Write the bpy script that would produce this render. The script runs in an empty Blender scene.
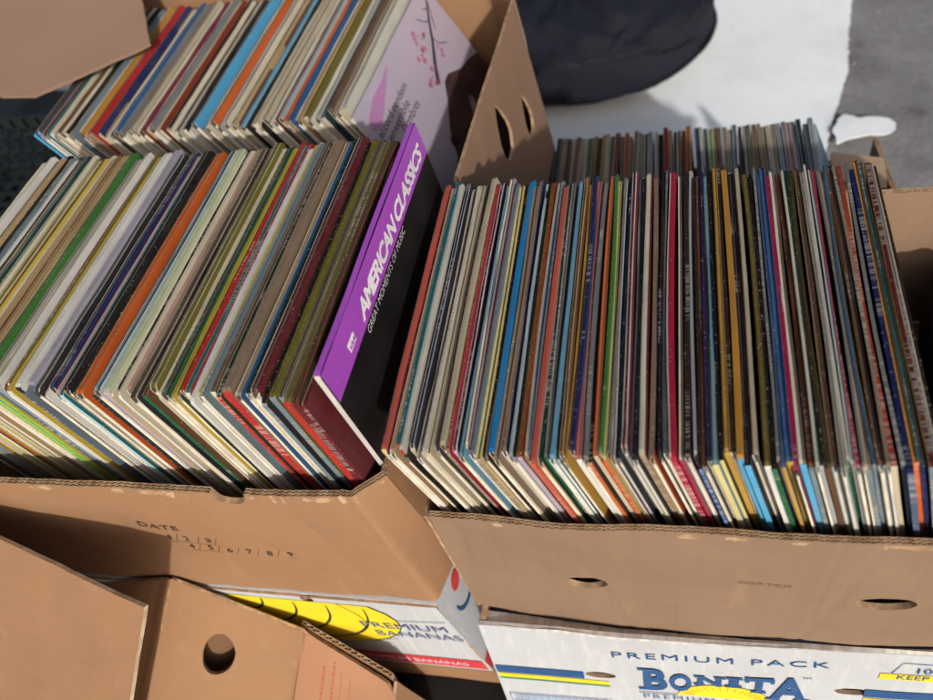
import bpy, bmesh, math, random
from mathutils import Vector, Matrix, noise
R = math.radians
rnd = random.Random(7)
sc = bpy.context.scene
COL = sc.collection

# ------------------------------------------------------------------ camera, world, sun
cam_d = bpy.data.cameras.new('camera'); cam = bpy.data.objects.new('camera', cam_d); COL.objects.link(cam); sc.camera = cam
def cam_axes(p, r, y):
    fwd = Vector((math.sin(y)*math.cos(p), math.cos(y)*math.cos(p), -math.sin(p)))
    right = Vector((math.cos(y), -math.sin(y), 0)); up = right.cross(fwd)
    return (math.cos(r)*right + math.sin(r)*up, -math.sin(r)*right + math.cos(r)*up, fwd)
rt, upv, fw = cam_axes(R(50.8), R(-18.4), R(-23.3))
M = Matrix((rt, upv, -fw)).transposed().to_4x4(); M.translation = (.238, -.285, .825)
cam.matrix_world = M
cam_d.sensor_width = 36; cam_d.lens = 766/933*36; cam_d.clip_start = .02; cam_d.clip_end = 200
cam_d.dof.use_dof = True; cam_d.dof.focus_distance = .74; cam_d.dof.aperture_fstop = 4

SUN_E, SUN_A = 27, 25
w = bpy.data.worlds.new('World'); sc.world = w; w.use_nodes = True
nt = w.node_tree; sky = nt.nodes.new('ShaderNodeTexSky'); sky.sky_type = 'NISHITA'; sky.sun_disc = False; sky.dust_density = 5; sky.ozone_density = .4; sky.air_density = .8
sd = Vector((math.sin(R(SUN_A))*math.cos(R(SUN_E)), -math.cos(R(SUN_A))*math.cos(R(SUN_E)), math.sin(R(SUN_E))))
sky.sun_elevation = R(SUN_E); sky.sun_rotation = math.atan2(sd.x, sd.y)
nt.links.new(sky.outputs[0], nt.nodes['Background'].inputs[0]); nt.nodes['Background'].inputs[1].default_value = .085
sl = bpy.data.lights.new('sun', 'SUN'); sl.energy = 2.7; sl.angle = R(1.6); sl.color = (1, .95, .87)
so = bpy.data.objects.new('sun', sl); COL.objects.link(so); so.rotation_euler = sd.to_track_quat('Z', 'Y').to_euler()
sc.view_settings.view_transform = 'Standard'; sc.view_settings.look = 'None'; sc.view_settings.exposure = .2; sc.view_settings.gamma = 1

# ------------------------------------------------------------------ helpers
def lin(c):
    return tuple((x/255/12.92 if x/255 <= .04045 else ((x/255+.055)/1.055)**2.4) for x in c)
MATS = {}
def mat(name, c1, c2=None, rough=.7, scale=14, wear=0., wcol=(.75,.72,.66), bump=0., dash=0., stretch=(1,1,1), lines=None, spec=.3, sharp=.12, bscale=60, thr=.5):
    """procedural surface: two blended tones + fine wear flecks + printed-looking dashes + bump"""
    if name in MATS: return MATS[name]
    m = bpy.data.materials.new(name); m.use_nodes = True; MATS[name] = m
    n = m.node_tree.nodes; L = m.node_tree.links; b = n['Principled BSDF']
    b.inputs['Roughness'].default_value = rough; b.inputs['Specular IOR Level'].default_value = spec
    tc = n.new('ShaderNodeTexCoord'); oi = n.new('ShaderNodeObjectInfo')
    add = n.new('ShaderNodeVectorMath'); add.operation = 'ADD'
    mul = n.new('ShaderNodeMath'); mul.operation = 'MULTIPLY'; mul.inputs[1].default_value = 37.
    L.new(oi.outputs['Random'], mul.inputs[0]); L.new(tc.outputs['Object'], add.inputs[0]); L.new(mul.outputs[0], add.inputs[1])
    def noisev(sc_, st=(1,1,1), det=3):
        mp = n.new('ShaderNodeMapping'); mp.inputs['Scale'].default_value = st
        L.new(add.outputs[0], mp.inputs[0]); t = n.new('ShaderNodeTexNoise'); t.inputs['Scale'].default_value = sc_; t.inputs['Detail'].default_value = det
        L.new(mp.outputs[0], t.inputs[0]); return t.outputs[0]
    def ramp(v, a, c):
        r = n.new('ShaderNodeMapRange'); r.inputs[1].default_value = a; r.inputs[2].default_value = c; L.new(v, r.inputs[0]); return r.outputs[0]
    def mix(f, a, c):
        x = n.new('ShaderNodeMix'); x.data_type = 'RGBA'; L.new(f, x.inputs[0])
        for i, v in ((6, a), (7, c)):
            if isinstance(v, tuple): x.inputs[i].default_value = (*v, 1)
            else: L.new(v, x.inputs[i])
        return x.outputs[2]
    if c2 is None: c2 = tuple(v*.8 for v in c1)
    col = mix(ramp(noisev(scale, stretch), thr-sharp, thr+sharp), tuple(c1), tuple(c2))
    if lines:      # (axis scale vector, strength, colour) faint parallel corrugation lines
        col = mix(ramp(noisev(lines[0], lines[1], 1), .5, 1.15), col, lines[2])
    if dash:
        a = ramp(noisev(1, (3, 620, 620), 0), .5, .56); c = ramp(noisev(1, (3, 14, 14), 0), .56, .58)
        mm = n.new('ShaderNodeMath'); mm.operation = 'MULTIPLY'; L.new(a, mm.inputs[0]); L.new(c, mm.inputs[1])
        m2 = n.new('ShaderNodeMath'); m2.operation = 'MULTIPLY'; m2.inputs[1].default_value = dash; L.new(mm.outputs[0], m2.inputs[0])
        col = mix(m2.outputs[0], col, wcol)
    if wear:
        f = ramp(noisev(620, (1,1,1), 3), .70-.16*wear, .80-.14*wear)
        col = mix(f, col, wcol)
    L.new(col, b.inputs['Base Color'])
    if bump:
        bp = n.new('ShaderNodeBump'); bp.inputs['Strength'].default_value = bump; bp.inputs['Distance'].default_value = .002
        L.new(noisev(bscale, stretch, 5), bp.inputs['Height']); L.new(bp.outputs[0], b.inputs['Normal'])
    return m

def obj(name, bm, mats, parent=None, smooth=False, keepn=False):
    me = bpy.data.meshes.new(name)
    if not keepn: bmesh.ops.recalc_face_normals(bm, faces=bm.faces[:])
    bm.to_mesh(me); bm.free()
    for m in (mats if isinstance(mats, (list, tuple)) else [mats]): me.materials.append(m)
    if smooth:
        for p in me.polygons: p.use_smooth = True
    o = bpy.data.objects.new(name, me); COL.objects.link(o)
    if parent: o.parent = parent
    return o
def tag(o, label=None, cat=None, group=None, kind=None):
    if label: o['label'] = label
    if cat: o['category'] = cat
    if group: o['group'] = group
    if kind: o['kind'] = kind
    return o
def thing(name, loc, label, cat, group=None, rot=(0,0,0)):
    o = bpy.data.objects.new(name, None); o.empty_display_size = .02; COL.objects.link(o); o.location = loc; o.rotation_euler = rot
    return tag(o, label, cat, group)
def localise(root):
    """children were modelled in world coordinates: bring them under the root's own origin"""
    inv = Matrix.Translation(root.location).inverted()
    for c in root.children:
        c.matrix_parent_inverse = Matrix.Identity(4); c.data.transform(inv)
        for g in c.children: g.data.transform(inv)

def scuff(m, amt, col_, st=(30, 30, 6)):
    n = m.node_tree.nodes; L = m.node_tree.links; b = n['Principled BSDF']; src = b.inputs['Base Color'].links[0].from_socket
    tc = n.new('ShaderNodeTexCoord')
    def lay(src, sc1, st_, lo, hi, c_, k):
        mp = n.new('ShaderNodeMapping'); mp.inputs['Scale'].default_value = st_; mp.inputs['Rotation'].default_value = (.3, .5, .4); L.new(tc.outputs['Object'], mp.inputs[0])
        t = n.new('ShaderNodeTexNoise'); t.inputs['Scale'].default_value = sc1; t.inputs['Detail'].default_value = 8; t.inputs['Roughness'].default_value = .62; L.new(mp.outputs[0], t.inputs[0])
        r = n.new('ShaderNodeMapRange'); r.inputs[1].default_value = lo; r.inputs[2].default_value = hi; r.inputs[4].default_value = k; L.new(t.outputs[0], r.inputs[0])
        x = n.new('ShaderNodeMix'); x.data_type = 'RGBA'; L.new(r.outputs[0], x.inputs[0]); L.new(src, x.inputs[6]); x.inputs[7].default_value = (*c_, 1); return x.outputs[2]
    src = lay(src, 1, st, .60, .72, col_, amt)
    src = lay(src, 5, (1, 1, 1), .5, .75, tuple(v*.6 for v in col_), amt*.8)
    src = lay(src, 45, (1, 1, 1), .55, .8, tuple(v*.55 for v in col_), amt*.5)
    L.new(src, b.inputs['Base Color'])

def fbm(p, s): return noise.fractal(Vector(p)*s, 1., 2., 4)

class Panel:
    """a sheet of board given by polylines along its bottom and its top (left to right as seen from outside)"""
    def __init__(s, bot, top, amp=.0008, seed=0., nscale=9, bulge=0., crease=None):
        s.b = [Vector(v) for v in bot]; s.t = [Vector(v) for v in top]; s.amp = amp; s.seed = seed; s.ns = nscale; s.bulge = bulge; s.crease = crease or []
        s.cl = [0.]
        for i in range(1, len(s.b)): s.cl.append(s.cl[-1] + ((s.b[i]-s.b[i-1]).length + (s.t[i]-s.t[i-1]).length)/2)
        s.W = s.cl[-1]; s.H = ((s.t[0]-s.b[0]).length + (s.t[-1]-s.b[-1]).length)/2
    def raw(s, u, v):
        k = 0
        while k < len(s.cl)-2 and u > s.cl[k+1]: k += 1
        f = (u-s.cl[k])/(s.cl[k+1]-s.cl[k]); f2 = v/s.H
        return s.b[k].lerp(s.b[k+1], f).lerp(s.t[k].lerp(s.t[k+1], f), f2)
    def nrm(s, u, v):
        e = .012; u0 = max(0, u-e); u1 = min(s.W, u+e)
        a = s.raw(u1, v)-s.raw(u0, v); c = s.raw(u, s.H)-s.raw(u, 0)
        return a.cross(c).normalized()
    def at(s, u, v, off=0.):
        d = s.amp*fbm((u+s.seed, v, s.seed*3.1), s.ns) + s.bulge*math.sin(math.pi*min(1, max(0, u/s.W)))*math.sin(math.pi*min(1, max(0, v/s.H)))
        for (x0, y0, x1, y1, dep, wid) in s.crease:
            dx, dy = x1-x0, y1-y0; l = math.hypot(dx, dy); t = ((u-x0)*dx+(v-y0)*dy)/l/l
            if -.1 < t < 1.1:
                dist = abs((u-x0)*dy-(v-y0)*dx)/l; fade = max(0., min(1, (t+.1)*8, (1.1-t)*8))
                d -= dep*fade*math.exp(-(dist/wid)**2)
        return s.raw(u, v) + s.nrm(u, v)*(off+d)

def inside_poly(p, poly):
    c = False; j = len(poly)-1
    for i in range(len(poly)):
        a, b = poly[i], poly[j]
        if (a[1] > p[1]) != (b[1] > p[1]) and p[0] < (b[0]-a[0])*(p[1]-a[1])/(b[1]-a[1])+a[0]: c = not c
        j = i
    return c
def closest(p, poly):
    best = None
    for i in range(len(poly)):
        a = Vector(poly[i]); b = Vector(poly[(i+1) % len(poly)]); ab = b-a; t = max(0, min(1, (Vector(p)-a).dot(ab)/max(ab.dot(ab), 1e-12)))
        q = a+ab*t; d = (q-Vector(p)).length
        if best is None or d < best[0]: best = (d, q)
    return best[1]
def ell(cx, cy, rx, ry, n=28, rag=0.0, seed=0):
    return [(cx+rx*math.cos(2*math.pi*i/n)*(1+rag*noise.noise(Vector((i*.7, seed, 0)))), cy+ry*math.sin(2*math.pi*i/n)*(1+rag*noise.noise(Vector((i*.7, seed, 5))))) for i in range(n)]

def wall(name, P, T, mats, parent, holes=(), step=.006, flutes=True, double=True, rag=.0004, cutside=False, topflap=None):
    """board wall of thickness T: outer and inner liner, hand holes, cut edges, and open flutes along the top"""
    bm = bmesh.new(); nu = max(2, int(P.W/step)); nv = max(2, int(P.H/step))
    uv = {}; keep = set()
    for i in range(nu+1):
        for j in range(nv+1): uv[(i, j)] = [P.W*i/nu, P.H*j/nv]
    faces = []
    for i in range(nu):
        for j in range(nv):
            c = (P.W*(i+.5)/nu, P.H*(j+.5)/nv)
            if any(inside_poly(c, h) for h in holes): continue
            faces.append((i, j))
    fs = set(faces)
    for h in holes:
        xs = [p[0] for p in h]; ys = [p[1] for p in h]
        for (i, j), p in uv.items():
            if min(xs)-.02 < p[0] < max(xs)+.02 and min(ys)-.02 < p[1] < max(ys)+.02:
                nb = [(i-1, j-1), (i, j-1), (i-1, j), (i, j)]
                k = [q for q in nb if 0 <= q[0] < nu and 0 <= q[1] < nv]
                inn = [q in fs for q in k]
                if any(inn) and not all(inn):
                    q = closest(p, h)
                    if i in (0, nu): q[0] = p[0]
                    if j in (0, nv): q[1] = p[1]
                    uv[(i, j)] = [q[0], q[1]]
    vo = {}; vi = {}
    for (i, j), p in uv.items():
        r = rag*noise.noise(Vector((p[0]*120, 3.3, P.seed))) if j == nv else 0
        vo[(i, j)] = bm.verts.new(P.at(p[0], p[1]+r, 0)); vi[(i, j)] = bm.verts.new(P.at(p[0], p[1]+r, -T))
    ec = {}
    for (i, j) in faces:
        q = [(i, j), (i+1, j), (i+1, j+1), (i, j+1)]
        f = bm.faces.new([vo[k] for k in q]); f.material_index = 0; f.smooth = True
        f = bm.faces.new([vi[k] for k in q[::-1]]); f.material_index = 1; f.smooth = True
        for a in range(4):
            e = (q[a], q[(a+1) % 4]); ec[tuple(sorted(e))] = None if tuple(sorted(e)) in ec else e
    for k, e in ec.items():
        if e is None: continue
        a, b = e
        if flutes and a[1] == nv and b[1] == nv: continue
        f = bm.faces.new([vo[b], vo[a], vi[a], vi[b]]); f.material_index = 3 if len(mats) > 3 and a[1] == nv and b[1] == nv else 2
    if flutes:
        lw = .0006; D = .012
        def blocked(u):  # top cut away by a notch
            return any(inside_poly((u, P.H-.0015), h) for h in holes)
        def ribbon(pts):
            prev = None
            for (u, t) in pts:
                cur = None
                if 0 <= u <= P.W and not blocked(u):
                    r = rag*noise.noise(Vector((u*120, 3.3, P.seed)))
                    cur = [bm.verts.new(P.at(u, P.H+r+.0001, -t+lw/2)), bm.verts.new(P.at(u, P.H+r+.0001, -t-lw/2)), bm.verts.new(P.at(u, P.H-D, -t+lw/2)), bm.verts.new(P.at(u, P.H-D, -t-lw/2))]
                if prev and cur:
                    for q in ((0, 1, 1, 0), (0, 0, 2, 2), (1, 1, 3, 3)):
                        s = [prev[q[0]], prev[q[1]], cur[q[2]], cur[q[3]]] if q == (0, 1, 1, 0) else [prev[q[0]], cur[q[1]], cur[q[2]], prev[q[3]]]
                        f = bm.faces.new(s); f.material_index = 2
                prev = cur
        n1 = int(P.W/.003)
        lines = [lw/2+.00005, T-lw/2-.00005] + ([T/2] if double else [])
        for t in lines: ribbon([(P.W*i/n1, t) for i in range(n1+1)])
        bands = [(lw, T/2-lw/2), (T/2+lw/2, T-lw)] if double else [(lw, T-lw)]
        for (a, c) in bands:
            pit = .0036 if double else .0042
            ribbon([(pit*i, a if i % 2 else c) for i in range(int(P.W/pit)+1)])
        prev = None
        for i in range(n1+1):      # floor of the flutes
            u = P.W*i/n1; cur = None if blocked(u) else (bm.verts.new(P.at(u, P.H-D, -.0003)), bm.verts.new(P.at(u, P.H-D, -T+.0003)))
            if prev and cur: f = bm.faces.new([prev[0], cur[0], cur[1], prev[1]]); f.material_index = 2
            prev = cur
    for e in bm.edges:
        if len(e.link_faces) != 2 or e.link_faces[0].smooth != e.link_faces[1].smooth: e.smooth = False
    me = bpy.data.meshes.new(name); bm.to_mesh(me); bm.free()
    for m in mats: me.materials.append(m)
    o = bpy.data.objects.new(name, me); COL.objects.link(o); o.parent = parent
    return o

def slab(name, pts, T, m, parent=None, amp=.0, seed=0, n=24, ragged=0, mats=None):
    """a loose flat board whose outline is a polygon in space (planar-ish), grid filled so it can be wavy"""
    pts = [Vector(p) for p in pts]; o = pts[0]; ex = (pts[1]-o).normalized(); nz = ex.cross(pts[2]-pts[1]).normalized()
    if nz.z < 0: nz = -nz
    ey = nz.cross(ex)
    poly = []
    for i in range(len(pts)):
        a = pts[i]; b = pts[(i+1) % len(pts)]; k = max(1, int((b-a).length/.012))
        for j in range(k):
            p = a.lerp(b, j/k); q = [(p-o).dot(ex), (p-o).dot(ey)]
            if ragged and j: q = [q[0]+ragged*noise.noise(Vector((q[0]*60, q[1]*60, seed))), q[1]+ragged*noise.noise(Vector((q[0]*60, q[1]*60, seed+9)))]
            poly.append(q)
    bm = bmesh.new(); top = [bm.verts.new((p[0], p[1], 0)) for p in poly]; f = bm.faces.new(top)
    xs = [p[0] for p in poly]; ys = [p[1] for p in poly]
    for k in range(1, n):
        for (d, lo, hi) in (((1, 0, 0), min(xs), max(xs)), ((0, 1, 0), min(ys), max(ys))):
            c = lo+(hi-lo)*k/n
            bmesh.ops.bisect_plane(bm, geom=bm.verts[:]+bm.edges[:]+bm.faces[:], plane_co=Vector(d)*c, plane_no=d)
    r = bmesh.ops.extrude_face_region(bm, geom=bm.faces[:])
    nv = set(v for v in r['geom'] if isinstance(v, bmesh.types.BMVert))
    for v in nv: v.co.z -= T
    for v in bm.verts:
        dz = amp*fbm((v.co.x, v.co.y, seed), 5)
        v.co = o + ex*v.co.x + ey*v.co.y + nz*(v.co.z+dz)
    bmesh.ops.recalc_face_normals(bm, faces=bm.faces[:])
    for f in bm.faces:
        f.smooth = abs(f.normal.dot(nz)) > .7
    for e in bm.edges:
        if len(e.link_faces) == 2 and e.link_faces[0].smooth != e.link_faces[1].smooth: e.smooth = False
        if mats: f.material_index = 0 if f.smooth else 1
    return obj(name, bm, mats or m, parent)

# lettering: blender's own font turned to a mesh in the (u, v) plane of a panel
def text2d(s, shear=0., bold=0., space=1.):
    c = bpy.data.curves.new('lettering', 'FONT'); c.body = s; c.size = 1; c.shear = shear; c.offset = bold; c.space_character = space; c.resolution_u = 3; c.fill_mode = 'FRONT'
    o = bpy.data.objects.new('lettering', c); COL.objects.link(o); dg = bpy.context.evaluated_depsgraph_get(); dg.update()
    me = bpy.data.meshes.new_from_object(o.evaluated_get(dg)); V = [tuple(v.co[:2]) for v in me.vertices]; F = [tuple(p.vertices) for p in me.polygons]
    bpy.data.objects.remove(o); bpy.data.curves.remove(c); bpy.data.meshes.remove(me)
    x0 = min(v[0] for v in V); x1 = max(v[0] for v in V); y0 = min(v[1] for v in V); y1 = max(v[1] for v in V)
    return [((v[0]-x0)/(x1-x0), (v[1]-y0)/(y1-y0)) for v in V], F
def decal(name, place, shapes, m, parent, thick=0):
    """shapes: list of (V,F) in panel units; place(u,v)->Vector"""
    bm = bmesh.new()
    for V, F in shapes:
        vs = [bm.verts.new(place(*v)) for v in V]
        for f in F:
            try: bm.faces.new([vs[i] for i in f])
            except ValueError: pass
    return obj(name, bm, m, parent, keepn=True)
def T(s, u, v, wd, ht, rot=0., **k):
    V, F = text2d(s, **k); c, sn = math.cos(rot), math.sin(rot)
    return ([(u+x*wd*c-y*ht*sn, v+x*wd*sn+y*ht*c) for x, y in V], F)
def rect(u0, v0, u1, v1, n=20):
    V = []; F = []
    for i in range(n+1):
        u = u0+(u1-u0)*i/n; V += [(u, v0), (u, v1)]
        if i: F.append((2*i-2, 2*i, 2*i+1, 2*i-1))
    return V, F
def stroke(pts, wd):
    V = []; F = []
    for i, p in enumerate(pts):
        a = Vector(pts[max(0, i-1)][:2]); b = Vector(pts[min(len(pts)-1, i+1)][:2]); d = (b-a).normalized(); nn = Vector((-d.y, d.x))
        w_ = wd*(p[2] if len(p) > 2 else 1)/2
        V += [(p[0]+nn.x*w_, p[1]+nn.y*w_), (p[0]-nn.x*w_, p[1]-nn.y*w_)]
        if i: F.append((2*i-2, 2*i, 2*i+1, 2*i-1))
    return V, F
def blob(poly):
    return list(poly), [tuple(range(len(poly)))]
def arc(cx, cy, rx, ry, a0, a1, n=24, w0=1, w1=1):
    return [(cx+rx*math.cos(a0+(a1-a0)*i/n), cy+ry*math.sin(a0+(a1-a0)*i/n), w0+(w1-w0)*math.sin(math.pi*i/n)) for i in range(n+1)]

# ------------------------------------------------------------------ materials
KR = (.315, .176, .094)
kraft = mat('kraft_board', KR, (.27, .150, .078), rough=.85, scale=7, wear=.12, wcol=(.50, .33, .21), lines=(1, (2, 2, 260), (.27, .155, .085)), bump=.45, bscale=40, sharp=.3)
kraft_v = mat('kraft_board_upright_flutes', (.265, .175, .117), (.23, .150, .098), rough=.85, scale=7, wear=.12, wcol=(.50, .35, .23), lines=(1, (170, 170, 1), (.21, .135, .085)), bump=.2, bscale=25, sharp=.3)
kraft_in = mat('kraft_board_inner', (.36, .215, .12), (.3, .18, .1), rough=.9, scale=9, bump=.2, sharp=.3)
cut = mat('cut_board_edge', (.46, .31, .19), (.3, .19, .11), rough=.95, scale=90, sharp=.1)
pale_cut = mat('torn_pale_board_edge', (.62, .5, .36), (.45, .33, .22), rough=.95, scale=60)
whiteb = mat('white_coated_board', (.52, .55, .59), (.46, .485, .52), rough=.55, scale=6, wear=.06, wcol=(.6, .55, .48), lines=(1, (150, 150, 1), (.66, .67, .69)), bump=.15, bscale=30, sharp=.3)
asphalt = mat('asphalt', (.16, .16, .165), (.25, .25, .26), rough=.9, scale=9, wear=.8, wcol=(.34, .34, .35), bump=1., bscale=90, sharp=.3)
sheetm = mat('white_sheet', (.87, .93, .97), (.82, .88, .93), rough=.6, scale=4, wear=.05, wcol=(.6, .6, .6), bump=.3, bscale=12, sharp=.3)
bagm = mat('navy_black_cloth', (.005, .007, .014), (.009, .011, .020), rough=.85, scale=200, bump=.4, bscale=500)
plastic = mat('black_plastic_film', (.007, .008, .009), (.012, .013, .014), rough=.5, scale=9, bump=.6, bscale=18, spec=.2)
cratem = mat('black_crate_plastic', (.009, .014, .015), (.014, .02, .02), rough=.55, scale=20)
ink_blue = mat('blue_ink', (.025, .08, .22), (.035, .10, .25), rough=.5, scale=40, wear=.1, wcol=(.4, .45, .55))
ink_yel = mat('yellow_ink', (.83, .66, .03), (.78, .60, .03), rough=.5, scale=30)
ink_line = mat('dark_green_ink', (.03, .06, .03), rough=.5)
ink_red = mat('red_ink', (.62, .06, .07), (.55, .05, .06), rough=.5, scale=30)
ink_white = mat('white_ink', (.8, .8, .82), rough=.5)
ink_black = mat('black_ink', (.03, .02, .016), (.07, .045, .03), rough=.8, scale=120)
ink_stamp = mat('orange_red_ink', (.42, .09, .04), (.45, .14, .07), rough=.8, scale=120)
ink_faint = mat('faded_ink', (.27, .16, .1), rough=.9)

for m_ in (kraft, kraft_v, kraft_in): scuff(m_, .28, (.38, .24, .15))
scuff(whiteb, .35, (.55, .52, .47), (12, 12, 60)); scuff(asphalt, .6, (.30, .30, .31), (3, 3, 3)); scuff(asphalt, .7, (.07, .07, .07), (5, 5, 5)); scuff(sheetm, .25, (.6, .6, .58), (8, 3, 3))
# ------------------------------------------------------------------ the setting
G = -.24
bm = bmesh.new(); bmesh.ops.create_grid(bm, x_segments=60, y_segments=60, size=20)
for v in bm.verts: v.co.z = G
g = obj('ground', bm, asphalt); tag(g, kind='structure')

# loose stones on the asphalt
bm = bmesh.new()
for k in range(420):
    x = rnd.uniform(.5, 1.3); y = rnd.uniform(.5, 2.3); r = rnd.choice([.001, .0015, .002, .003])
    q = bmesh.ops.create_icosphere(bm, subdivisions=1, radius=r)
    for v in q['verts']: v.co = Vector((v.co.x*1.3, v.co.y, v.co.z*.6)) + Vector((x, y, G+r*.3))
tag(obj('gravel', bm, mat('grit', (.3, .3, .31), (.1, .1, .1), scale=30)), 'fine grit scattered on the grey asphalt', 'grit', kind='stuff')

def ragsheet(name, outline, z, T_, m, label, cat, seed, rg=.006, amp=.004):
    o = slab(name, [(x, y, z) for x, y in outline], T_, m, None, amp, seed, 20, rg)
    return tag(o, label, cat)
ragsheet('ground_sheet', [(-.75, .82), (.42, .80), (.52, .93), (.540, .985), (.556, 1.055), (.585, 1.15), (.613, 1.249), (.63, 1.38), (.656, 1.516), (.70, 1.9), (.6, 2.4), (-.7, 2.4)], G+.008, .003, sheetm,
         'large white sheet spread on the asphalt behind the boxes', 'sheet', 2)
ragsheet('torn_scrap', [(.56, 1.0), (.58, 1.012), (.60, 1.016), (.62, 1.021), (.64, 1.018), (.656, 1.022), (.668, 1.034), (.671, 1.052), (.662, 1.068), (.645, 1.075), (.625, 1.078), (.61, 1.075), (.595, 1.085), (.583, 1.09), (.57, 1.075), (.56, 1.05)], G+.0145, .002, sheetm,
         'small torn white scrap sticking out beside the large white sheet', 'scrap', 5, .014, .003)

# tarp under the left stack, extended left to stand in for ground shade
bm = bmesh.new(); bmesh.ops.create_grid(bm, x_segments=150, y_segments=150, size=1)
for v in bm.verts:
    x, y = v.co.x*1.15-1.0, v.co.y*1.1+.36
    v.co = Vector((x, y, G+.016+.014*fbm((x, y, 1), 6)))
bmesh.ops.delete(bm, geom=[v for v in bm.verts if v.co.y > .45+.03*fbm((v.co.x, 2, 2), 5) and v.co.x > -.78+.03*fbm((v.co.y, 5, 2), 5)], context='VERTS')
tag(obj('plastic_sheet', bm, plastic, None, True), 'crumpled black plastic sheet under the left boxes, extended left to darken the ground', 'plastic sheet')

# ------------------------------------------------------------------ boxes
def simple_bottom(parent, pts, z, m=kraft_in, T_=.005):
    return slab('bottom', [(x, y, z) for x, y in pts], T_, m, parent, 0, 0, 2)
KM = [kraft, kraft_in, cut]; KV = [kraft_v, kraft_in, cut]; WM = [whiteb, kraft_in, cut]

# --- right box full of records
root = thing('cardboard_box', (.29, .18, 0), 'brown cardboard box of records on the white lettered banana box, oval hand holes in front', 'cardboard box')
RX1 = .62
PF = Panel([(.041, -.02, .006), (.107, -.021, -.008), (.169, -.022, -.018), (.275, -.022, -.019), (.371, -.021, -.014), (.488, -.02, -.004), (RX1, -.02, 0)],
           [(.040, -.02, .230), (.105, -.021, .230), (.17, -.022, .229), (.27, -.022, .229), (.37, -.021, .229), (.48, -.02, .228), (RX1, -.02, .23)], amp=.0030, seed=1.7, nscale=8,
           crease=[(.33, .0, .36, .21, .0012, .003), (.165, .0, .12, .18, .0008, .004), (.31, .0, .38, .06, .0008, .003), (.0, .03, .02, .2, .001, .006)])
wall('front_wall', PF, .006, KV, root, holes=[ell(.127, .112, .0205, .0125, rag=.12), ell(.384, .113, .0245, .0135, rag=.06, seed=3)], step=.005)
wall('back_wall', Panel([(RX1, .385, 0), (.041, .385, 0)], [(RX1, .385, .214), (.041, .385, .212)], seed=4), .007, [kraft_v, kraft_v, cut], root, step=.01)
wall('side_wall', Panel([(.041, .385, 0), (.041, -.02, .006)], [(.034, .385, .205), (.033, -.016, .222)], seed=5), .003, KM, root, step=.01)
wall('side_wall', Panel([(RX1, -.02, 0), (RX1, .385, 0)], [(RX1, -.02, .230), (RX1, .385, .214)], seed=6), .006, KM, root, step=.01)
simple_bottom(root, [(.048, -.012), (RX1-.008, -.012), (RX1-.008, .377), (.048, .377)], -.002)
def PT(P, off=.0009): return lambda u, v: P.at(u, v, off)
decal('lettering', PT(PF, .0006), [T('SORTEX', .262, .133, .045, .006)], ink_faint, root)
localise(root)

# --- left box
root = thing('cardboard_box', (-.24, .16, .037), 'open brown cardboard box of records stamped DATE with numbers on the front', 'cardboard box')
ZT, ZB = .239, .037
PL = Panel([(-.56, -.033, ZB), (-.40, -.033, ZB), (-.2, -.032, ZB), (-.05, -.031, ZB), (.004, -.030, ZB), (.016, .020, ZB)],
           [(-.56, -.014, ZT), (-.42, -.014, ZT), (-.2, -.013, ZT), (-.06, -.012, ZT), (-.030, -.011, ZT), (-.004, .014, ZT)], amp=.0028, seed=9.2, nscale=8,
           crease=[(.50, .0, .455, .21, .001, .003), (.35, .19, .46, .03, .0009, .003), (.545, .0, .53, .21, .0012, .002), (.0, .08, .4, .10, .0006, .004)])
wall('front_wall', PL, .007, KM, root, holes=[[(.392, .19), (.399, .186), (.412, .185), (.42, .19), (.424, .2), (.428, .23), (.385, .23), (.388, .2)]], step=.005)
wall('side_wall', Panel([(.0165, .021, ZB), (.026, .36, ZB)], [(-.0035, .015, ZT), (.016, .36, ZT)], seed=3), .006, KM, root, step=.01)
wall('back_wall', Panel([(.012, .362, ZB), (-.56, .362, ZB)], [(.012, .362, ZT-.02), (-.56, .362, ZT-.02)], seed=8), .006, KM, root, step=.012)
wall('side_wall', Panel([(-.56, .36, ZB), (-.56, -.03, ZB)], [(-.56, .36, ZT), (-.56, -.012, ZT)], seed=8), .006, KM, root, step=.012)
simple_bottom(root, [(-.55, -.022), (-.002, -.02), (.008, .35), (-.55, .35)], ZB+.003)
rr = -.09
decal('lettering', PT(PL, .0007), [T('DATE', .272, .131, .045, .0085, rr, space=1.1, bold=0), T('1', .296, .1085, .003, .0085, rr), T('2', .313, .1065, .006, .009, rr, bold=0), T('3', .338, .106, .0065, .009, rr, bold=0),
      T('4', .311, .091, .0065, .0085, rr, bold=0), T('5', .333, .0895, .006, .0085, rr, bold=0), T('6', .355, .088, .0065, .0085, rr, bold=0), T('7', .377, .086, .0065, .0095, rr, bold=0), T('8', .399, .084, .0065, .009, rr, bold=0), T('9', .421, .082, .0065, .0095, rr, bold=0)]
      + [stroke([(x-.004, y-.003), (x+.004, y+.012)], .0006) for x, y in ((.306, .1075), (.330, .105), (.350, .104), (.324, .0895), (.346, .088), (.368, .0865), (.39, .085), (.412, .083))]
      + [stroke([(.296, .104), (.345, .100)], .0005), stroke([(.311, .087), (.43, .078)], .0005)], ink_black, root)
localise(root)

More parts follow.
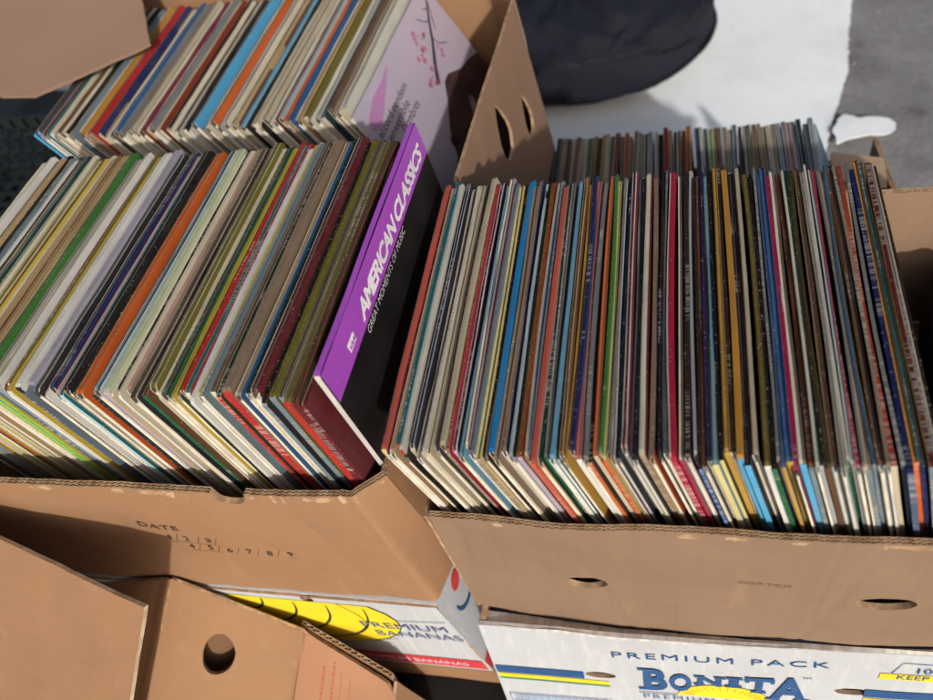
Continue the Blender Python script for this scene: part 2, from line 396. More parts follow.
# --- white banana box under the left box
root = thing('banana_box', (-.24, .16, -.222), 'white fruit box with yellow bananas and red stripe reading PREMIUM BANANAS', 'banana box')
PW = Panel([(-.58, -.047, -.224), (-.2, -.046, -.224), (.036, -.044, -.222)], [(-.56, -.037, .034), (-.2, -.037, .034), (.003, -.036, .034)], amp=.0003, seed=2.2)
wall('front_wall', PW, .006, WM, root, holes=[ell(.424, PW.H-.007, .0085, .0065, rag=.15)], step=.006, flutes=False)
PS = Panel([(.036, -.044, -.222), (.05, .34, -.222)], [(.003, -.036, .034), (.014, .34, .034)], amp=.0004, seed=2.9)
ws = wall('side_wall', PS, .006, WM, root, step=.008, flutes=False)
wall('back_wall', Panel([(.05, .345, -.222), (-.58, .345, -.222)], [(.014, .345, .034), (-.56, .345, .034)]), .006, WM, root, step=.02, flutes=False)
wall('side_wall', Panel([(-.58, .345, -.222), (-.58, -.047, -.224)], [(-.56, .345, .034), (-.56, -.037, .034)]), .006, WM, root, step=.02, flutes=False)
slab('lid', [(-.555, -.034, .0355), (.003, -.033, .0355), (.011, .34, .0355), (-.555, .34, .0355)], .004, whiteb, root, 0, 0, 2)
pw = PT(PW)
# kraft strip along the bottom, red band, bananas
U = lambda x: x+.57
BC = (.405, .19)    # bananas centre in panel units
ban = []
def crescent(cx, cy, r0, r1, ry, a0, a1, n=22):
    o_ = [(cx+r1*math.cos(a), cy+ry*r1*math.sin(a)) for a in [a0+(a1-a0)*i/n for i in range(n+1)]]
    i_ = [(cx+r0*math.cos(a), cy+ry*r0*math.sin(a)) for a in [a1+(a0-a1)*i/n for i in range(n+1)]]
    return o_+i_
H = PW.H
big = [(.315, H-.012)] + [(.44+.085*math.cos(a), H-.012-.128*math.sin(a)) for a in [i*math.pi/2/16 for i in range(17)]][::1] + [(.40, H-.137), (.36, H-.125), (.33, H-.105), (.31, H-.07)]
big = [(.315, H-.010), (.50, H-.012), (.515, H-.03), (.522, H-.05), (.52, H-.07), (.51, H-.092), (.49, H-.112), (.465, H-.128), (.435, H-.137), (.40, H-.138), (.365, H-.13), (.335, H-.112), (.31, H-.085), (.29, H-.05)]
decal('banana_picture', pw, [blob(big)], ink_yel, root)
pw2 = PT(PW, .0013)
decal('banana_outline', pw2, [stroke([(p[0], p[1], 1) for p in big[1:]], .0016)]
      + [stroke(arc(x, H-.008, r*.75, r, -.1, -math.pi*.52, w0=.5, w1=1.8), .0022) for x, r in ((.33, .04), (.345, .075), (.37, .098), (.405, .115))]
      + [stroke([(.46, H-.01), (.475, H-.035, 1), (.48, H-.06)], .001), stroke([(.50, H-.113), (.46, H-.125), (.41, H-.125)], .001)], ink_line, root)
decal('lettering', PT(PW, .0016), [T('PREMIUM', .470, H-.077, .108, .017, .02, bold=0), T('BANANAS', .480, H-.103, .108, .017, .02, bold=0)], mat('blue_grey_ink', (.12, .16, .32), rough=.5), root)
decal('printed_line', pw2, [stroke([(.524, H-.050), (.585, H-.042)], .0012)], ink_blue, root)
decal('red_band', pw, [rect(.25, .055, PW.W-.004, .086)], ink_red, root)
decal('kraft_band', PT(PW, .0007), [rect(.0, .0, PW.W, .048, 30)], kraft, root)
decal('lettering', pw2, [T('BANANAS - PREMIUM BANANAS', .345, .064, .22, .012, 0, bold=0)], ink_white, root)
ps = PT(PS)
decal('red_band', ps, [rect(.0, .055, .3, .086)], ink_red, root)
decal('kraft_band', PT(PS, .0007), [rect(0, 0, .38, .048)], kraft, root)
decal('printed_emblem', ps, [stroke(arc(.05, .205, .028, .03, -math.pi, 0, w0=1, w1=2), .003)], ink_blue, root)
decal('printed_emblem', ps, [blob([(.045+.012*math.cos(a*.5), .225+.012*math.sin(a*.5)) for a in range(12)])], ink_red, root)
localise(root)

# --- white box with blue lettering under the right box
root = thing('banana_box', (.3, .18, G), 'white fruit box reading BONITA PREMIUM PACK with a half sun, under the right box', 'banana box')
BR_ = .66
XS = [.045, .133, .193, .32, .41, .50, BR_]; ZTOP = [.010, .003, -.007, -.013, -.011, -.008, -.006]
yb = lambda x: -.042+(x-.045)*.035
topz = [(x, yb(x), z) for x, z in zip(XS, ZTOP)]
PB = Panel([(x+.004, yb(x)-.036, G+.002) for x in XS], topz, amp=.0005, seed=6.1, nscale=12); wwb = mat('worn_white_board', (.56, .55, .54), (.42, .40, .37), rough=.8, scale=20, wear=.2, wcol=(.6, .6, .58), stretch=(6, 1, 1), bump=.6, bscale=20); WM2 = [whiteb, kraft_in, cut, wwb]
HB = PB.H
def ztop(u): return [ZTOP[i]+(ZTOP[i+1]-ZTOP[i])*(u+.045-XS[i])/(XS[i+1]-XS[i]) for i in range(6) if XS[i] <= u+.045 <= XS[i+1]+1e-6][0]
def VZ(u, z): zb = G+.002; return (z*.72-zb)/(ztop(u)-zb)*HB      # height on the board for a mark z metres below the rim
wall('front_wall', PB, .005, WM2, root, holes=[ell(.122, VZ(.122, -.139), .0175, .0078, rag=.1), ell(.385, VZ(.385, -.139), .018, .0080, rag=.12, seed=7)], step=.005, flutes=False)
ZBR = [.006, -.0115, -.0185, -.0175, -.0125, -.0035, 0]
sh = Panel([Vector(p)+Vector((0, .0005, .0002)) for p in topz], [Vector((x, -.0235, min(zb_+.001, .004))) for x, zb_ in zip(XS, ZBR)], amp=.0008, seed=3.8, nscale=30)
wall('lid', sh, .003, [mat('worn_white_board', (.56, .55, .54), (.42, .40, .37), rough=.8, scale=20, wear=.2, wcol=(.6, .6, .58), stretch=(6, 1, 1), bump=.6, bscale=20)]*3, root, step=.005, flutes=False)
slab('lid_top', [(.05, -.02, -.0215), (BR_, -.02, -.0215), (BR_, .385, -.0215), (.05, .385, -.0215)], .004, whiteb, root, 0, 0, 2)
wall('side_wall', Panel([(.050, .385, G+.002), (.050, yb(.045)-.035, G+.002)], [(.046, .385, -.008), (.046, yb(.045)+.001, .008)]), .006, WM, root, step=.02, flutes=False)
wall('side_wall', Panel([(BR_, yb(BR_)-.035, G+.002), (BR_, .385, G+.002)], [(BR_, yb(BR_), -.01), (BR_, .385, -.01)]), .006, WM, root, step=.02, flutes=False)
wall('back_wall', Panel([(BR_, .387, G+.002), (.05, .387, G+.002)], [(BR_, .387, -.01), (.046, .387, -.01)]), .006, WM, root, step=.02, flutes=False)
pb = PT(PB); pb2 = PT(PB, .0014); pb3 = PT(PB, .0019)
def TZ(s_, u, z, wd, ht, rot=0., **k): return T(s_, u, VZ(u, z), wd, ht*.76, rot, **k)
def RZ(u0, z0, u1, z1, n=4): return rect(u0, VZ((u0+u1)/2, z0), u1, VZ((u0+u1)/2, z1), n)
decal('lettering', pb, [TZ('PREMIUM PACK', .138, -.072, .219, .018, .045, space=1.25, bold=0)], ink_blue, root)
S = []
for ch, u, wd, zb_, zt_ in (('B', .170, .026, -.176, -.102), ('O', .198, .024, -.174, -.114), ('N', .228, .025, -.148, -.116), ('I', .261, .010, -.148, -.114), ('T', .279, .026, -.160, -.110), ('A', .304, .038, -.180, -.103)):
    ht = zt_-zb_; S.append(TZ(ch, u, zb_, wd, ht, 0, bold=.04)); t = .006
    if ch == 'I': S += [RZ(u-.004, zb_-.0005, u+wd+.004, zb_+t), RZ(u-.004, zt_-t, u+wd+.004, zt_)]
    if ch == 'T': S += [RZ(u+wd/2-.008, zb_-.0005, u+wd/2+.008, zb_+t), RZ(u-.002, zt_-.017, u+.0025, zt_), RZ(u+wd-.0025, zt_-.017, u+wd+.002, zt_)]
    if ch == 'A': S += [RZ(u-.005, zb_-.0005, u+.011, zb_+t), RZ(u+wd-.013, zb_-.0005, u+wd+.005, zb_+t)]
    if ch == 'N': S += [RZ(u-.004, zt_-t, u+.008, zt_), RZ(u+wd-.008, zt_-t, u+wd+.004, zt_), RZ(u-.004, zb_-.0005, u+.008, zb_+t)]
    if ch == 'B': S += [RZ(u-.006, zb_-.0005, u+.008, zb_+t), RZ(u-.006, zt_-t, u+.008, zt_)]
decal('lettering', pb3, S, ink_blue, root)
def sunp(a, k=1.): return (.256+.049*k*math.cos(a), VZ(.256, -.190+.043*k*math.sin(a)))
decal('half_sun_picture', pb2, [blob([sunp(a*math.pi/24) for a in range(25)])], ink_yel, root)
decal('sun_rays', pb3, [stroke([sunp(a, .88), sunp(a, .66)], .0009) for a in [R(12+12*k) for k in range(14)]], mat('ochre_ink', (.5, .36, .03)), root)
decal('printed_line', pb3, [RZ(.164, -.190, .207, -.1875)], ink_blue, root); decal('printed_line', pb3, [RZ(.305, -.190, .349, -.1875)], ink_blue, root)
decal('lettering', pb3, [TZ('PREMIUM BANANAS', .169, -.208, .177, .012, .012, space=1.3, bold=0)], ink_blue, root)
decal('yellow_panel', pb, [RZ(.198, -.30, .276, -.224)], ink_yel, root)
decal('lettering', pb, [TZ('TM', .333, -.106, .009, .006, 0)], ink_blue, root)
for u0, u1 in ((.002, .131), (.396, .58)):
    decal('blue_band', pb, [RZ(u0, -.149, .1035 if u0 < .1 else u1, -.124, 12)], ink_blue, root); decal('yellow_band', pb, [RZ(u0+.001, -.167, u1, -.1535, 12)], ink_yel, root); decal('green_line', pb, [RZ(u0+.001, -.174, u1, -.170, 12)], mat('green_ink', (.03, .3, .2)), root)
decal('printed_bars', pb, [RZ(.014+k*.0028, -.252, .0152+.0005*(k*7 % 3)+k*.0028, -.232, 1) for k in range(40)], mat('pale_blue_ink', (.25, .36, .55)), root)
decal('printed_frame', pb2, [stroke([(.008, VZ(.01, -.227)), (.131, VZ(.13, -.227)), (.131, VZ(.13, -.256)), (.008, VZ(.01, -.256)), (.008, VZ(.01, -.227))], .0012)], ink_blue, root)
decal('printed_frame', pb, [stroke([(.414, VZ(.414, -.068)), (.421, VZ(.421, -.035)), (.50, VZ(.50, -.038))], .0012)], ink_blue, root)
decal('yellow_band', pb, [RZ(.404, -.086, .53, -.068, 6)], ink_yel, root)
decal('lettering', pb2, [TZ('10', .436, -.063, .013, .016, 0, bold=0), TZ('KEEP DRY', .420, -.083, .06, .012, 0, bold=0)], ink_blue, root)
localise(root)

# --- back left box: right wall with two teardrop hand holes
root = thing('cardboard_box', (-.25, .55, .02), 'brown cardboard box of records at the back left, end wall with two pointed hand holes', 'cardboard box')
PR = Panel([(.066, .33, .03), (.078, .672, .02)], [(.024, .33, .305), (.041, .705, .296)], amp=.002, seed=12, nscale=6)
def tear(cx, cy, w_, hb, ht):
    return [(cx-w_*.55, cy-hb), (cx+w_*.55, cy-hb), (cx+w_, cy-hb*.55), (cx+w_, cy), (cx+w_*.55, cy+ht*.55), (cx, cy+ht), (cx-w_*.55, cy+ht*.55), (cx-w_, cy), (cx-w_, cy-hb*.55)]
wall('side_wall', PR, .004, [mat('shade_darkened_board', (.25, .15, .098), (.21, .125, .082), rough=.85, scale=6, bump=.25, bscale=20, sharp=.3), kraft_in, cut], root, holes=[tear(.172, .205, .026, .032, .046), tear(.278, .155, .019, .026, .038)], step=.004)  # end wall's shade is put into its board colour
wall('front_wall', Panel([(-.60, .40, .02), (.06, .372, .02)], [(-.62, .40, .2), (.02, .372, .2)], seed=4), .006, KM, root, step=.012)
wall('back_wall', Panel([(.077, .675, .02), (.02, .80, .02), (-.60, .83, .02)], [(.040, .708, .296), (-.02, .80, .33), (-.62, .83, .31)], seed=14, amp=.002), .006, [kraft, kraft, cut], root, step=.01)
wall('side_wall', Panel([(-.60, .83, .02), (-.60, .40, .02)], [(-.62, .83, .25), (-.62, .40, .2)], seed=4), .006, KM, root, step=.012)
simple_bottom(root, [(-.59, .405), (.055, .38), (.068, .67), (.015, .79), (-.59, .82)], .026)
localise(root)
# box below it
root = thing('cardboard_box', (-.25, .58, G), 'plain closed cardboard box underneath the back left box of records', 'cardboard box')
for a, b_ in (((-.58, .41), (.06, .385)), ((.06, .385), (.068, .68)), ((.068, .68), (-.58, .76)), ((-.58, .76), (-.58, .41))):
    wall('wall', Panel([(*a, G+.03), (*b_, G+.03)], [(*a, .016), (*b_, .016)], seed=7), .006, KM, root, step=.02, flutes=False)
localise(root)

# --- back right box
root = thing('cardboard_box', (.28, .58, G), 'low brown box of records on the ground behind the right box', 'cardboard box')
BZ = -.02
wall('front_wall', Panel([(.02, .395, G+.002), (.58, .395, G+.002)], [(.02, .395, BZ), (.58, .395, BZ)], seed=5), .006, KM, root, step=.012)
wall('side_wall', Panel([(.58, .395, G+.002), (.545, .70, G+.002)], [(.572, .395, BZ+.01), (.535, .69, .035)], seed=5, amp=.002), .006, KM, root, step=.01)
wall('back_wall', Panel([(.54, .735, G+.002), (.02, .735, G+.002)], [(.535, .735, -.04), (.02, .735, -.04)], seed=5), .006, KM, root, step=.012)
wall('side_wall', Panel([(.02, .735, G+.002), (.02, .395, G+.002)], [(.02, .735, BZ), (.02, .395, BZ)], seed=5), .006, KM, root, step=.012)
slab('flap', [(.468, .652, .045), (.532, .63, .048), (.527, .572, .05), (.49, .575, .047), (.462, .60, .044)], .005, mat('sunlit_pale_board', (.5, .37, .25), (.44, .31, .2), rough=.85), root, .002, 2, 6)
localise(root)

# --- closed / tipped boxes in the left foreground
root = thing('cardboard_box', (-.2, -.2, G+.02), 'tipped brown box with a round hand hole, in the left foreground', 'cardboard box')
P1 = Vector((-.305, -.038, .06)); P2 = Vector((-.166, -.060, -.02)); D2 = Vector((-.026, -.055, -.10)); P4 = Vector((-.460, -.040, .012)); D = Vector((-.042, -.115, -.100))
def dn(p, k): return p + D*k
PH = Panel([dn(P1, 2.6), P2+D2*2.0], [P1, P2], amp=.003, seed=21, nscale=9, crease=[(.0, .35, .09, .318, .0016, .002), (.09, .318, .19, .29, .0012, .002), (.0, .40, .18, .395, .0015, .004)])
hc = (.088, PH.H-.072)
wall('front_wall', PH, .006, KM, root, holes=[ell(hc[0], hc[1]+.003, .0235, .027, rag=.04)], step=.004, flutes=False)
# a second board behind the hole
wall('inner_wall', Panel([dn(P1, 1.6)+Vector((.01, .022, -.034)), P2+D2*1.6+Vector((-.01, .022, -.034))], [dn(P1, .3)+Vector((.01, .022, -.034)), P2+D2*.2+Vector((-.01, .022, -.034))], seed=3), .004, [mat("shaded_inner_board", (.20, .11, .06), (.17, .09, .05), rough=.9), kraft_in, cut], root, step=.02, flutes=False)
wall('side_wall', Panel([dn(P4, 2.2), dn(P1, 2.6)], [P4, P1], amp=.003, seed=25, nscale=9, crease=[(.135, 0, .135, .4, .002, .002), (.11, 0, .12, .4, .0015, .002)]), .006, KM, root, step=.006, flutes=False)
b0 = [P4, P1, P2]
wall('back_wall', Panel([(P2.x, P2.y+.003, G+.03), (P1.x, P1.y+.003, G+.05), (P4.x, P4.y+.003, G+.05)], [P2+Vector((0, .003, 0)), P1+Vector((0, .003, 0)), P4+Vector((0, .003, 0))]), .003, KM, root, step=.02, flutes=False)
localise(root)

root = thing('cardboard_box', (-.08, -.2, G+.02), 'small brown carton with red stamped print beside the box with the round hole', 'cardboard box')
Q1 = Vector((-.171, -.0565, -.032)); Q2 = Vector((-.073, -.092, -.080)); D3 = Vector((-.008, -.065, -.062))
Q2b = Q2 + Vector((.008, -.012, -.012))
PQ = Panel([Q1+D3*2.8+Vector((-.03, 0, 0)), Q2+D3*2.8, Q2b+D3*2.8+Vector((.01, 0, 0))], [Q1, Q2, Q2b], amp=.0012, seed=31, nscale=9)
wall('front_wall', PQ, .006, [mat('ruddy_kraft_board', (.39, .205, .12), (.34, .175, .1), rough=.85, scale=7, bump=.2), kraft_in, cut], root, step=.005, flutes=False)
# raised rim of the outer sleeve along the top edge
PRM = Panel([Q1+Vector((0, .006, -.02)), Q2+Vector((.002, .006, -.02))], [Q1+Vector((-.004, .007, .006)), Q2+Vector((.003, .007, .004))], amp=.0008, seed=33)
wall('rim', PRM, .005, KM, root, step=.005, flutes=True, double=False)
wall('side_wall', Panel([Q2b+D3*2.8+Vector((.01, 0, 0)), Q2b+Vector((.014, .02, -.12))], [Q2b+Vector((.0005, 0, 0)), Q2+Vector((.010, .004, -.003))], seed=34), .004, KM, root, step=.01, flutes=False)
wall('back_wall', Panel([(-.07, -.082, G+.03), (-.17, -.050, G+.03)], [(-.07, -.082, -.09), (-.17, -.050, -.04)]), .003, KM, root, step=.02, flutes=False)
ph = PQ.H
decal('stamped_print', PT(PQ, .0008), [T('FRAGILE GOODS', .034, ph-.10, .05, .0035, math.pi/2), T('FRUTA', .048, ph-.055, .045, .0035, math.pi/2), stroke([(.058, ph-.14), (.058, ph-.038), (.073, ph-.040), (.073, ph-.14)], .0012),
      T('IIIII', .0535, ph-.11, .05, .003, math.pi/2)][0:0] + [stroke([(.060, ph-.13), (.0605, ph-.022), (.074, ph-.024), (.074, ph-.13)], .001)]
      + [([(x, ph-y), (x+.0028, ph-y), (x+.0028, ph-y-h_), (x, ph-y-h_)], [(0, 1, 2, 3)]) for x, y, h_ in [(.034, .026+i*.0048, .0024+.0012*(i*5 % 3)) for i in range(12)] + [(.048, .014+i*.0055, .002+.0014*(i*7 % 3)) for i in range(14)]], ink_stamp, root)
localise(root)

root = thing('cardboard_box', (-.5, -.3, G+.02), 'large plain brown box flap with a pale cut edge, at the lower left corner', 'cardboard box')
A = Vector((-.395, -.066, .213)); B = Vector((-.223, -.112, .200)); DD = Vector((-.034, -.064, -.080))
A2 = A + (A-B)*1.4
PA = Panel([A2+DD*4.2, A+DD*4.2, B+DD*4.2], [A2, A, B], amp=.003, seed=41, nscale=6, crease=[(.1, .30, .4, .32, .0012, .003)])
wall('flap', PA, .005, [kraft, kraft_in, pale_cut], root, step=.006, flutes=False)
E0 = [(-.95, -.13, G+.03), (-.56, -.13, G+.03), (-.56, -.42, G+.03), (-.95, -.42, G+.03)]
for i in range(4):
    a, b_ = E0[(i+1) % 4], E0[i]
    wall('wall', Panel([a, b_], [(a[0], a[1], 0.), (b_[0], b_[1], 0.)], seed=7), .006, KM, root, step=.02, flutes=False)
localise(root)

# --- torn sheet of cardboard lying over the far left corner
c0 = slab('cardboard_sheet', [(-.72, .525, .37), (-.637, .502, .352), (-.592, .507, .345), (-.525, .562, .337), (-.462, .617, .332), (-.505, .705, .338), (-.56, .85, .35), (-.85, .98, .37)], .005, None, None, .006, 3, 14, .0025, [mat('ruddy_brown_board', (.27, .175, .125), (.235, .15, .105), rough=.85, scale=6, wear=.1, wcol=(.36, .25, .18), bump=.25, bscale=20, sharp=.3), cut])
tag(c0, 'torn sheet of brown cardboard across the upper left records', 'cardboard sheet')

# --- black plastic crate beyond the left box
root = thing('plastic_crate', (-.82, .52, G), 'black plastic mesh crate half hidden under the torn cardboard sheet', 'crate')
def bx(bm, x0, y0, z0, x1, y1, z1):
    q = bmesh.ops.create_cube(bm, size=1)
    for v in q['verts']: v.co = Vector((x0+(v.co.x+.5)*(x1-x0), y0+(v.co.y+.5)*(y1-y0), z0+(v.co.z+.5)*(z1-z0)))
def lattice(x0, y0, x1, y1, z0, z1, n, rows):
    bm = bmesh.new(); d = Vector((x1-x0, y1-y0, 0)); L_ = d.length; d /= L_; t = Vector((-d.y, d.x, 0))*.0025
    def bar(a, b, zz0, zz1):
        c = [Vector((x0, y0, 0))+d*a, Vector((x0, y0, 0))+d*b]
        v = [bm.verts.new(Vector((p.x, p.y, z))+s*t) for p in c for z in (zz0, zz1) for s in (-1, 1)]
        for f in ((0, 1, 3, 2), (4, 6, 7, 5), (0, 4, 5, 1), (2, 3, 7, 6), (0, 2, 6, 4), (1, 5, 7, 3)): bm.faces.new([v[i] for i in f])
    for k in range(n+1): bar(L_*k/n-.003, L_*k/n+.003, z0, z1)
    for k in range(rows+1):
        z = z0+(z1-z0)*k/rows; bar(-.003, L_+.003, z-(.003 if k < rows else .02), z+(.003 if k < rows else .004))
    return bm
cx0, cy0, cx1, cy1 = -1.08, .43, -.655, .80
for a in ((cx0, cy0, cx1, cy0), (cx1, cy0, cx1, cy1), (cx1, cy1, cx0, cy1), (cx0, cy1, cx0, cy0)):
    obj('lattice_side', lattice(*a, G+.03, .12, 14, 9), cratem, root)
bm = bmesh.new()
for k in range(12): bx(bm, cx0, cy0+(cy1-cy0)*k/11.5, .0, cx1, cy0+(cy1-cy0)*k/11.5+.006, .006)
for k in range(14): bx(bm, cx0+(cx1-cx0)*k/13.5, cy0, .0005, cx0+(cx1-cx0)*k/13.5+.006, cy1, .0055)
obj('lattice_floor', bm, cratem, root); localise(root)

# --- black bag on the white sheet
bm = bmesh.new(); bmesh.ops.create_uvsphere(bm, u_segments=96, v_segments=48, radius=1)
BCn = Vector((.035, 1.43, G+.012))
for v in bm.verts:
    a = math.atan2(v.co.y, v.co.x); r = math.hypot(v.co.x, v.co.y); z = v.co.z
    rr_ = .30*(1+.05*math.cos(2*a+.6))
    f = fbm((math.cos(a)*1.2, math.sin(a)*1.2, z*2), 1.6)
    fold = .034*max(0, 1-abs(math.sin(a*2.5+1.0+z*2.2+.6*f))*3)*(z > 0)*r + .012*max(0, 1-abs(math.sin(a*5.5+z*4+f*2))*2.5)*(z > 0)*r
    h = (.14*(max(0, z)**.7) if z > 0 else .045*z)
    v.co = BCn + Vector((rr_*math.cos(a)*r**.75*(1+.03*f), rr_*math.sin(a)*r**.75*(1+.03*f), .045+h*(1+.2*f)-fold))
root = thing('cloth_bag', tuple(BCn), 'round soft navy black cloth bag lying on the white sheet', 'bag')
obj('bag_body', bm, bagm, root, True)
bm = bmesh.new(); n = 120; ring = []
for i in range(n):
    a = 2*math.pi*i/n; rr_ = .303*(1+.05*math.cos(2*a+.6))*(1+.03*fbm((math.cos(a)*1.2, math.sin(a)*1.2, 0), 1.6)); c = BCn+Vector((rr_*math.cos(a), rr_*math.sin(a), .045)); o_ = Vector((math.cos(a), math.sin(a), 0))
    ring.append([bm.verts.new(c+o_*(.004*math.cos(t))+Vector((0, 0, .004*math.sin(t)))) for t in [k*math.pi/3 for k in range(6)]])
for i in range(n):
    for k in range(6): bm.faces.new([ring[i][k], ring[(i+1) % n][k], ring[(i+1) % n][(k+1) % 6], ring[i][(k+1) % 6]])
obj('piping', bm, bagm, root, True)
def bagtop(a, r):
    z = math.sqrt(max(0, 1-r*r)); rr_ = .30*(1+.05*math.cos(2*a+.6)); f = fbm((math.cos(a)*1.2, math.sin(a)*1.2, z*2), 1.6)
    fold = .034*max(0, 1-abs(math.sin(a*2.5+1.0+z*2.2+.6*f))*3)*r + .012*max(0, 1-abs(math.sin(a*5.5+z*4+f*2))*2.5)*r
    return BCn + Vector((rr_*math.cos(a)*r**.75*(1+.03*f), rr_*math.sin(a)*r**.75*(1+.03*f), .045+.14*z**.7*(1+.2*f)-fold))
bm = bmesh.new(); pr = None
for i in range(161):
    a = 2*math.pi*i/160; c = bagtop(a, .90); o_ = Vector((math.cos(a), math.sin(a), -.5)).normalized(); up_ = Vector((math.cos(a)*.5, math.sin(a)*.5, .85))
    cur = [bm.verts.new(c-o_*.004-up_*.002), bm.verts.new(c+up_*.004), bm.verts.new(c+o_*.004-up_*.002)]
    if pr:
        for k in range(2): bm.faces.new([pr[k], cur[k], cur[k+1], pr[k+1]])
    pr = cur
obj('seam', bm, mat('seam_tape', (.009, .010, .014), rough=.7), root, True)
bm = bmesh.new()   # a strap / folded ridge across the bag
pr = None
for i in range(40):
    t = i/39; a = -1.25+t*1.35; rad = .265-.05*math.sin(math.pi*t)
    c = BCn+Vector((rad*math.cos(a), rad*math.sin(a), .045+.14*(max(0, 1-(rad/.3)**2)**.45)+.006)); o_ = Vector((math.cos(a), math.sin(a), -.7)).normalized(); up_ = Vector((math.cos(a)*.4, math.sin(a)*.4, .9))
    wv = .013+.004*math.sin(t*9)
    cur = [bm.verts.new(c-o_*wv), bm.verts.new(c-o_*wv*.3+up_*.008), bm.verts.new(c+o_*wv*.5+up_*.006), bm.verts.new(c+o_*wv-up_*.004)]
    if pr:
        for k in range(3): bm.faces.new([pr[k], cur[k], cur[k+1], pr[k+1]])
    pr = cur
obj('folded_hem', bm, bagm, root, True)
localise(root)

# --- black filler added to darken the end of the right box, and card scrap
bm = bmesh.new(); bmesh.ops.create_icosphere(bm, subdivisions=5, radius=1)
for v in bm.verts:
    f = noise.ridged_multi_fractal(v.co*1.7+Vector((3, 1, 2)), 1., 2., 4, 1., 2.)*.10
    v.co = Vector((.553+v.co.x*.055*(.9+f), .195+v.co.y*.16*(.9+f), .105+v.co.z*.085*(.9+f)))
tag(obj('dark_filler', bm, plastic, None, True), 'added black filler darkening the shaded end of the right box', 'dark filler')
tag(slab('cardboard_scrap', [(.497, .235, .190), (.502, .232, .193), (.506, .255, .197), (.500, .268, .196), (.494, .252, .191)], .003, kraft_in, None, .001, 3, 5), 'small scrap of tan card in the dark end of the right box', 'card scrap')

# ------------------------------------------------------------------ record sleeves
CN = {  # name words -> sRGB
 'orange': (214, 100, 38), 'tan': (190, 160, 115), 'black': (24, 22, 24), 'grey blue': (120, 138, 150), 'dark grey': (62, 62, 66), 'teal': (22, 112, 126), 'dark teal': (28, 62, 66),
 'green': (66, 126, 56), 'yellow': (216, 188, 64), 'olive': (120, 112, 44), 'pale yellow': (222, 208, 140), 'maroon': (104, 28, 38), 'cream': (226, 216, 190), 'dark purple': (62, 30, 62),
 'light grey': (176, 180, 182), 'grey': (130, 132, 132), 'white': (232, 232, 228), 'pale blue': (178, 206, 218), 'red brown': (142, 60, 38), 'lilac grey': (180, 172, 190), 'navy': (32, 38, 92), 'dark navy': (24, 27, 46),
 'pink': (214, 168, 160), 'pale green': (206, 218, 178), 'brown': (100, 68, 44), 'dark brown': (52, 38, 30), 'dark green': (22, 60, 42), 'bottle green': (26, 100, 62), 'red': (186, 44, 40),
 'taupe': (150, 128, 108), 'blue': (40, 96, 160), 'salmon': (206, 96, 78), 'beige': (198, 186, 160), 'crimson': (176, 28, 66), 'light blue': (116, 176, 206), 'bright blue': (20, 138, 206), 'sky blue': (84, 176, 226),
 'slate blue': (82, 100, 130), 'brick red': (170, 66, 42), 'ochre': (204, 146, 48), 'burgundy': (122, 24, 58), 'lime green': (140, 204, 56), 'mauve': (200, 172, 184), 'rust': (150, 74, 36), 'off white': (214, 212, 200), 'purple': (150, 52, 170), 'gold': (196, 154, 60),
}
def cmat(cname, kind):
    c = lin(CN[cname]); lum = sum(c)/3; c = tuple((v*.96+lum*.04)*(.86 if kind == 'front' else .66) for v in c)  # faces and tops darkened more than fronts, shade put into the colour
    if kind == 'face':
        c2 = tuple(min(.9, v*1.0+.02) for v in c) if lum < .1 else tuple(v*.82 for v in c)
        return mat('printed_card_'+cname.replace(' ', '_'), c, c2, rough=.5, scale=16, wear=.06, wcol=(.6, .57, .5), dash=.0, spec=.2, sharp=.2)
    if kind == 'text':
        return mat('printed_spine_'+cname.replace(' ', '_'), c, tuple(v*.85 for v in c), rough=.5, scale=16, wear=.3, wcol=(.55, .53, .47) if lum < .25 else (.12, .11, .10), dash=.3, spec=.2)
    if kind == 'top':
        return mat('card_edge_'+cname.replace(' ', '_'), c, tuple(v*.8 for v in c), rough=.7, scale=40, wear=.35, wcol=(.62, .56, .45), sharp=.2, spec=.15)
    if kind == 'front':
        return mat('worn_front_edge_'+cname.replace(' ', '_'), tuple(min(.8, v*1.0) for v in c), tuple(v*.72 for v in c), rough=.75, scale=22, wear=.3, wcol=(.5, .42, .3) if lum > .2 else (.7, .66, .58), sharp=.25, dash=.12 if lum > .3 else .3)
paper = mat('inner_paper', (.74, .70, .60), (.6, .54, .43), rough=.8, scale=50)

